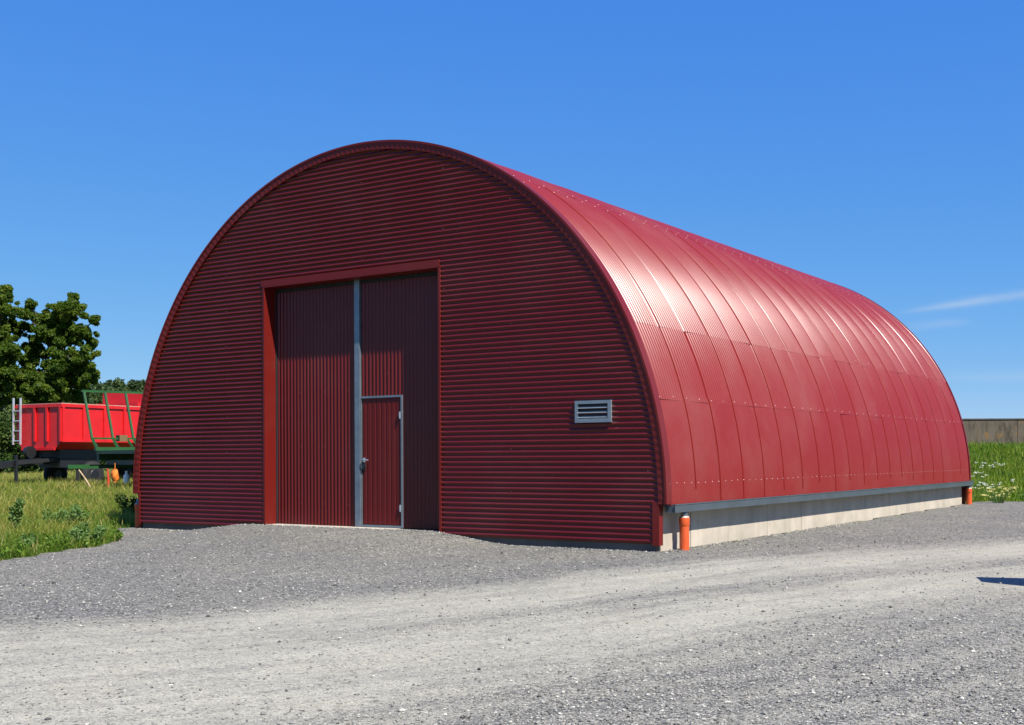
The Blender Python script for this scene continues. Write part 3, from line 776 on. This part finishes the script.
# ------------------------------------------------------------------ old concrete wall on top of the bank
w0 = at(905, 440, 46.2); w1 = at(1330, 440, 46.2); ww = thing('concrete_wall', 'old stained concrete wall with orange lichen on top of the grass bank', 'wall', (w0[0], w0[1], 0), YAW)
Lw = float(np.hypot(w1[0]-w0[0], w1[1]-w0[1])); m = MB(); x = 0
cuts = [0, 1.1, 4.38, 7.6, 10.8, 14.0, Lw]
for a, b in zip(cuts, cuts[1:]): m.box((a+.008, 0, .9), (b-.008, .28, 2.69))
m.box((.02, .03, .9), (Lw-.02, .25, 2.66)); m.build('wall_panels', M_oldwall, ww)
m = MB(); m.box((-.03, -.03, 2.69), (Lw, .31, 2.735)); m.build('coping', concrete('dark_coping', (.10,.095,.085), (.04,.038,.034), .6), ww)

# ------------------------------------------------------------------ red tipping trailer
def red_trailer():
    p = at(62, 443, 42); ang = TR_ANG
    zg = float(ground_h(p[0], p[1]))
    # local frame: x along the front (to its left end), y along the side (to the rear), origin at the near front corner
    t = thing('tipper_trailer', 'red tipping farm trailer with a ladder on its front, parked in the meadow', 'trailer', (p[0], p[1], zg), ang)
    W, LN = 2.38, 6.6; zb, zt = 1.97-zg, 3.26-zg; c = .30
    m = MB()
    # tub: chamfered lower edge, open top with rim
    sec = [(0,zt),(0,zb),(-.36,zb-.30),(-W+.36,zb-.30),(-W,zb),(-W,zt),(-W+.06,zt),(-W+.06,zb+.03),(-W+.38,zb-.25),(-.38,zb-.25),(-.06,zb+.03),(-.06,zt)]
    n = len(sec); vs = [(x,0,z) for x,z in sec]+[(x,LN,z) for x,z in sec]
    m.add(vs, [(i,(i+1)%n,n+(i+1)%n,n+i) for i in range(n)])
    for y in (0, LN-.05):
        m.prism([(0,zt),(0,zb),(-.36,zb-.30),(-W+.36,zb-.30),(-W,zb),(-W,zt)], y+.001, y+.05, 0, Matrix(((1,0,0,0),(0,0,1,0),(0,1,0,0),(0,0,0,1))))
    body = m.build('body', M_tred, t)
    m = MB(); m.box((-.055,-.06,zt-.09),(.05,LN+.03,zt+.02)); m.box((-W-.05,-.06,zt-.09),(-W+.055,LN+.03,zt+.02)); m.box((-W+.055,-.06,zt-.09),(-.055,.05,zt+.018)); m.build('top_rail', M_tred, body)
    m = MB(); m.bar((0,-.05,zt+.035),(0,LN,zt+.035),.10,.028); m.bar((-.05,-.005,zt+.036),(-W+.05,-.005,zt+.036),.09,.026); m.build('rail_cap', M_cap, body)
    for x in (-.03,-.72,-1.36): 
        m = MB(); m.box((x-.05,-.07,zb-.02),(x+.04,.001,zt-.09)); m.build('stake', M_tred, body)
    for y in (.04,.95,1.9,2.85,3.8,4.75,5.7,6.5):
        m = MB(); m.box((-.001,y-.05,zb-.0),(.055,y+.05,zt-.09)); m.build('stake', M_tred, body)
    m = MB(); m.box((-W+.3,-.06,zb-.33),(-.34,.0,zb-.24)); m.box((-.001,-.03,zb-.04),(.05,LN,zb+.05)); m.build('bottom_rail', M_tred, body)
    m = MB(); m.box((-W+.1, 3.9, zt+.021),(-.02, LN, zt+.62)); m.box((-W+.1, 3.55, zt+.021),(-.02, 3.899, zt+.2)); m.build('extension_board', M_tred, body)
    # ladder at the left end of the front
    m = MB()
    for x in (-W-.02,-W+.36): m.bar((x,-.13,zb-.12),(x,-.11,zt+.28),.055,.055)
    for k in range(4): m.bar((-W-.02,-.125,zb+.02+k*.36),(-W+.36,-.125,zb+.02+k*.36),.035)
    m.build('ladder', M_alu, t)
    m = MB(); m.box((-W+.4,.25,zb-.62),(-W+.56,LN-.2,zb-.31)); m.box((-.56,.25,zb-.62),(-.4,LN-.2,zb-.31))
    for y in (.4,1.5,3.0,4.5,6.0): m.box((-W+.561,y,zb-.58),(-.561,y+.12,zb-.33))
    m.box((-1.6,.3,zb-.95),(-.45,2.1,zb-.625)); m.build('chassis', M_tdark, t)
    m = MB(); m.bar((-W/2,.8,zb-.66),(-W/2,-3.3,zb-.98),.20,.22,0); m.bar((-W+.5,.9,zb-.6),(-W/2,-1.2,zb-.80),.11,.13); m.bar((-.5,.9,zb-.6),(-W/2,-1.2,zb-.80),.11,.13)
    m.tube([(-W/2,-3.25,zb-.98),(-W/2,-3.5,zb-.99)],[.09,.06],10); m.build('drawbar', M_tdark, t)
    m = MB(); m.bar((-W/2+.16,-1.1,zb-.5),(-W/2+.16,-1.1,.05),.09); m.box((-W/2+.02,-1.25,0),(-W/2+.30,-.95,.05)); m.build('support_leg', M_tdark, t)
    m = MB(); m.tube([(-W/2-.16,-.35,zb-.4),(-W/2+.02,-.35,zb-.4)], .22, 16); m.build('hose_reel', M_tdark, t)
    for y in (1.5, 4.9, 5.95):
        for x in (-W+.12,-.32):
            m = MB(); m.tube([(x,y,.48),(x+.05,y,.48),(x+.22,y,.48),(x+.27,y,.48)],[.36,.48,.48,.36],22); w_ = m.build('wheel', M_tyre, t)
            m = MB(); m.tube([(x-.02,y,.48),(x,y,.48),(x+.265,y,.48),(x+.285,y,.48)],[.17,.2,.2,.17],14); m.build('rim', M_tdark, w_)
    return t
TR_ANG = R(5)
red_trailer()

# ------------------------------------------------------------------ green hay wagon with end rack
def wagon():
    pL, pR = at(97, 449, 38), at(140, 452, 38.9)
    u = Vector((pR[0]-pL[0], pR[1]-pL[1], 0)).normalized(); ang = math.atan2(u.y, u.x)
    zg = float(ground_h(pL[0], pL[1])); zb = float(pL[2])-zg
    t = thing('hay_wagon', 'green hay wagon with a tall leaning end rack, half hidden by the barn', 'wagon', (pL[0], pL[1], zg), ang)
    # local x along the rack, +y away from the viewer
    W = 2.3; zt = 3.50-zg; lean = lambda z: ((-.42*(z-zb), .3*(z-zb)) if z-zb < .341 else (-.143-.16*(z-zb-.34)/(zt-zb-.34), .10+.26*(z-zb-.34)/(zt-zb-.34)))
    def P(x, z): l = lean(z); return (x+l[0], l[1], z)
    m = MB(); m.bar(P(-.05,zt), P(W,zt), .06, .07); m.build('top_bar', M_green, t)
    for x in (.02,.70,1.38,2.06):
        m = MB(); m.bar(P(x, zb), P(x, zb+.345), .065, .08); m.bar(P(x, zb+.34), P(x, zt-.03), .065, .08); m.build('rack_post', M_green, t)
    m = MB(); m.bar(P(0,zb+.34), P(W,zb+.34), .05,.06); m.build('cross_bar', M_green, t)
    m = MB(); m.box((.72,-.05,zb+.25),(.98,.28,zb+.45)); m.build('bracket', plain('rusty_bracket',(.13,.085,.03),.7), t)
    m = MB(); m.box((-.06,-.08,zb-.05),(W,.08,zb+.06)); m.bar((.98,.1,zb+.4),(1.15,-.05,zb+.06),.06); m.build('bed_beam', M_green, t)
    m = MB(); m.box((0,-4.6,zb-.16),(W,.06,zb-.051)); m.box((.02,-.09,zb-.36),(W,.05,zb-.162)); m.build('bed', plain('dark_green_bed',(.018,.06,.025),.5), t)
    m = MB(); m.box((-.95,-.12,zb-.62),(W,-.03,zb-.54)); m.box((-.75,.5,zb-.58),(W,.58,zb-.50)); m.build('frame_rail', M_green, t)
    m = MB(); m.box((.25,-4.3,zb-.50),(.4,-.1,zb-.361)); m.box((1.85,-4.3,zb-.50),(2.0,-.1,zb-.361)); m.box((-.7,-.08,zb-1.0),(-.58,-.06,zb-.62)); m.build('chassis', M_tdark, t)
    for y in (-2.2,-4.0):
        for x in (.42, 2.0):
            m = MB(); m.tube([(x,y,.42),(x+.04,y,.42),(x+.18,y,.42),(x+.22,y,.42)],[.3,.42,.42,.3],20); w_ = m.build('wheel', M_tyre, t)
            m = MB(); m.tube([(x-.02,y,.42),(x,y,.42),(x+.22,y,.42),(x+.24,y,.42)],[.15,.18,.18,.15],14); m.build('rim', M_green, w_)
    return t
wagon()
# small things in the grass below the wagon
p = at(115, 476, 36.6); z = float(p[2])
g = np.random.default_rng(3); m = MB(); vs = []; nr, nk = 9, 12
for i in range(nr):
    for k in range(nk):
        a = 2*math.pi*k/nk; r_ = .11*math.sin(math.pi*(i+.6)/nr)**.6*(1+.28*math.sin(3*a+i)+g.uniform(-.1,.1)); vs.append((r_*math.cos(a)*1.15, r_*math.sin(a), .22-.42*i/(nr-1)))
m.add(vs, [(i*nk+k, i*nk+(k+1)%nk, (i+1)*nk+(k+1)%nk, (i+1)*nk+k) for i in range(nr-1) for k in range(nk)]+[tuple(range(nk)), tuple(range(nr*nk-1, (nr-1)*nk-1, -1))], 0, True)
m.bar((0,0,.2),(0,0,.40),.02)
o = m.build('cloth_bundle', M_cloth); o.location = p; tag(o, 'bright orange cloth bundle hanging under the green wagon', 'bundle')
p = at(108, 480, 36.6); m = MB(); m.tube([(0,0,-.4),(.02,0,0),(-.02,0,.35)],[.035,.04,.02],7); m.build('marker_stake', plain('red_stake_paint',(.45,.03,.01),.6)); o = bpy.data.objects['marker_stake']; o.location = p; tag(o, 'short red stake in the grass beside the orange bundle', 'stake')
p = at(126.5, 477.5, 36.4); m = MB(); m.tube([(0,0,-.16),(0,0,.06),(0,0,.12),(0,0,.17)],[.095,.095,.04,.035],14); m.tube([(0,0,.17),(0,0,.2)],[.042,.042],12)
o = m.build('plastic_jug', M_white); o.location = p; tag(o, 'small white plastic jug beside the barn\'s left edge', 'jug')
a = at(79, 470, 37); b = at(91, 488, 36.2); m = MB(); m.tube([a, (a+b)/2+np.array([0,0,.02]), b], [.022,.026,.028], 7)
o = m.build('wooden_stick', M_wood); tag(o, 'pale wooden stick leaning in the grass under the trailers', 'stick')

# unseen stand-in crate, added beyond the right frame edge to throw the short dark shadow
hx_ = 1.0; k = .819*hx_
cr = thing('added_shadow_crate', 'unseen slatted crate added to cast the dark shadow on the pale track at the right edge', 'crate', (9.60+.956*k, -.92-.296*k, 0), math.atan2(.32,.95))
m = MB()
for i in range(6): m.box((0,-.52,.03+i*.163),(1.1,-.495,.03+i*.163+.158)); m.box((0,-.025,.03+i*.163),(1.1,0,.03+i*.163+.158))
for i in range(6): m.box((0.001,-.494,.03+i*.163),(.025,-.026,.03+i*.163+.158)); m.box((1.075,-.494,.03+i*.163),(1.099,-.026,.03+i*.163+.158))
m.build('side_boards', M_wood, cr)
m = MB(); m.box((0,-.52,1.0),(1.1,0,1.025)); m.build('lid', M_wood, cr)

# ------------------------------------------------------------------ light and sky
SUN = Vector((.604, -.187, .774)).normalized()
sl = bpy.data.lights.new('sun', 'SUN'); so = bpy.data.objects.new('sun', sl); COL.objects.link(so)
sl.energy = 5.0; sl.angle = R(.53); sl.color = (1, .945, .85); so.location = SUN*60
so.rotation_euler = SUN.to_track_quat('Z', 'Y').to_euler()
wd = bpy.data.worlds.new('World'); S.world = wd; wd.use_nodes = True; nt = wd.node_tree
bg = nt.nodes['Background']; sky = nt.nodes.new('ShaderNodeTexSky'); sky.sky_type = 'NISHITA'; sky.sun_disc = False
sky.sun_elevation = math.asin(SUN.z); sky.sun_rotation = math.atan2(SUN.x, SUN.y); sky.altitude = 100; sky.air_density = .6; sky.dust_density = 0; sky.ozone_density = 10
sp = N(nt, 'ShaderNodeSeparateColor'); L(nt, sky.outputs[0], sp.inputs[0]); cb = N(nt, 'ShaderNodeCombineColor')
for i, (gain, pw) in enumerate(((.96, .95), (1.84, .56), (5.4, .12))):      # film-like response of the blue and green layers
    L(nt, math_(nt, 'MULTIPLY', math_(nt, 'POWER', sp.outputs[i], pw), gain), cb.inputs[i])
sky_c = cb.outputs[0]
tc = nt.nodes.new('ShaderNodeTexCoord').outputs['Generated']
nrm = N(nt, 'ShaderNodeVectorMath'); nrm.operation = 'NORMALIZE'; L(nt, tc, nrm.inputs[0]); dv = nrm.outputs[0]
def dotn(v):
    n = N(nt, 'ShaderNodeVectorMath'); n.operation = 'DOT_PRODUCT'; L(nt, dv, n.inputs[0]); n.inputs[1].default_value = v; return n.outputs['Value']
wisp_noise = noise(nt, mapped(nt, dv, (10, 10, 60)), 1.6, 6, .6)
total = None
def wisp(p, q, thick, strength):
    """a thin cirrus streak along the great circle between two sky directions"""
    global total
    a = Vector(ray(*p)).normalized(); b = Vector(ray(*q)).normalized(); n = a.cross(b).normalized(); c = (a+b).normalized()
    al = (b-a).normalized(); half = (b-a).length/2
    across = math_(nt, 'DIVIDE', math_(nt, 'MULTIPLY_ADD', math_(nt, 'SUBTRACT', wisp_noise, .5), thick*1.6, dotn(n)), thick)
    along = math_(nt, 'DIVIDE', math_(nt, 'SUBTRACT', dotn(al), c.dot(al)), half)
    e = math_(nt, 'ADD', math_(nt, 'POWER', across, 2.), math_(nt, 'POWER', math_(nt, 'ABSOLUTE', along), 4.))
    g = math_(nt, 'MULTIPLY', math_(nt, 'EXPONENT', math_(nt, 'MULTIPLY', e, -1.)), strength)
    front = math_(nt, 'GREATER_THAN', dotn(c), .3); g = math_(nt, 'MULTIPLY', g, front)
    total = g if total is None else math_(nt, 'ADD', total, g)
wisp((935,307), (1110,281), .0036, .34); wisp((905,327), (970,322), .003, .16); wisp((945,377), (1110,375), .004, .16); wisp((905,312),(985,300),.002,.2)
L(nt, mixc(nt, math_(nt, 'MULTIPLY', total, math_(nt, 'MULTIPLY_ADD', wisp_noise, .9, .45), clamp=True), sky_c, (4.6,5.4,6.4)), bg.inputs['Color'])
bg.inputs['Strength'].default_value = .07
S.view_settings.view_transform = 'Standard'; S.view_settings.look = 'None'; S.view_settings.gamma = 1; S.view_settings.exposure = .85
S.view_settings.use_curve_mapping = False
S.cycles.max_bounces = 6; S.cycles.use_denoising = True
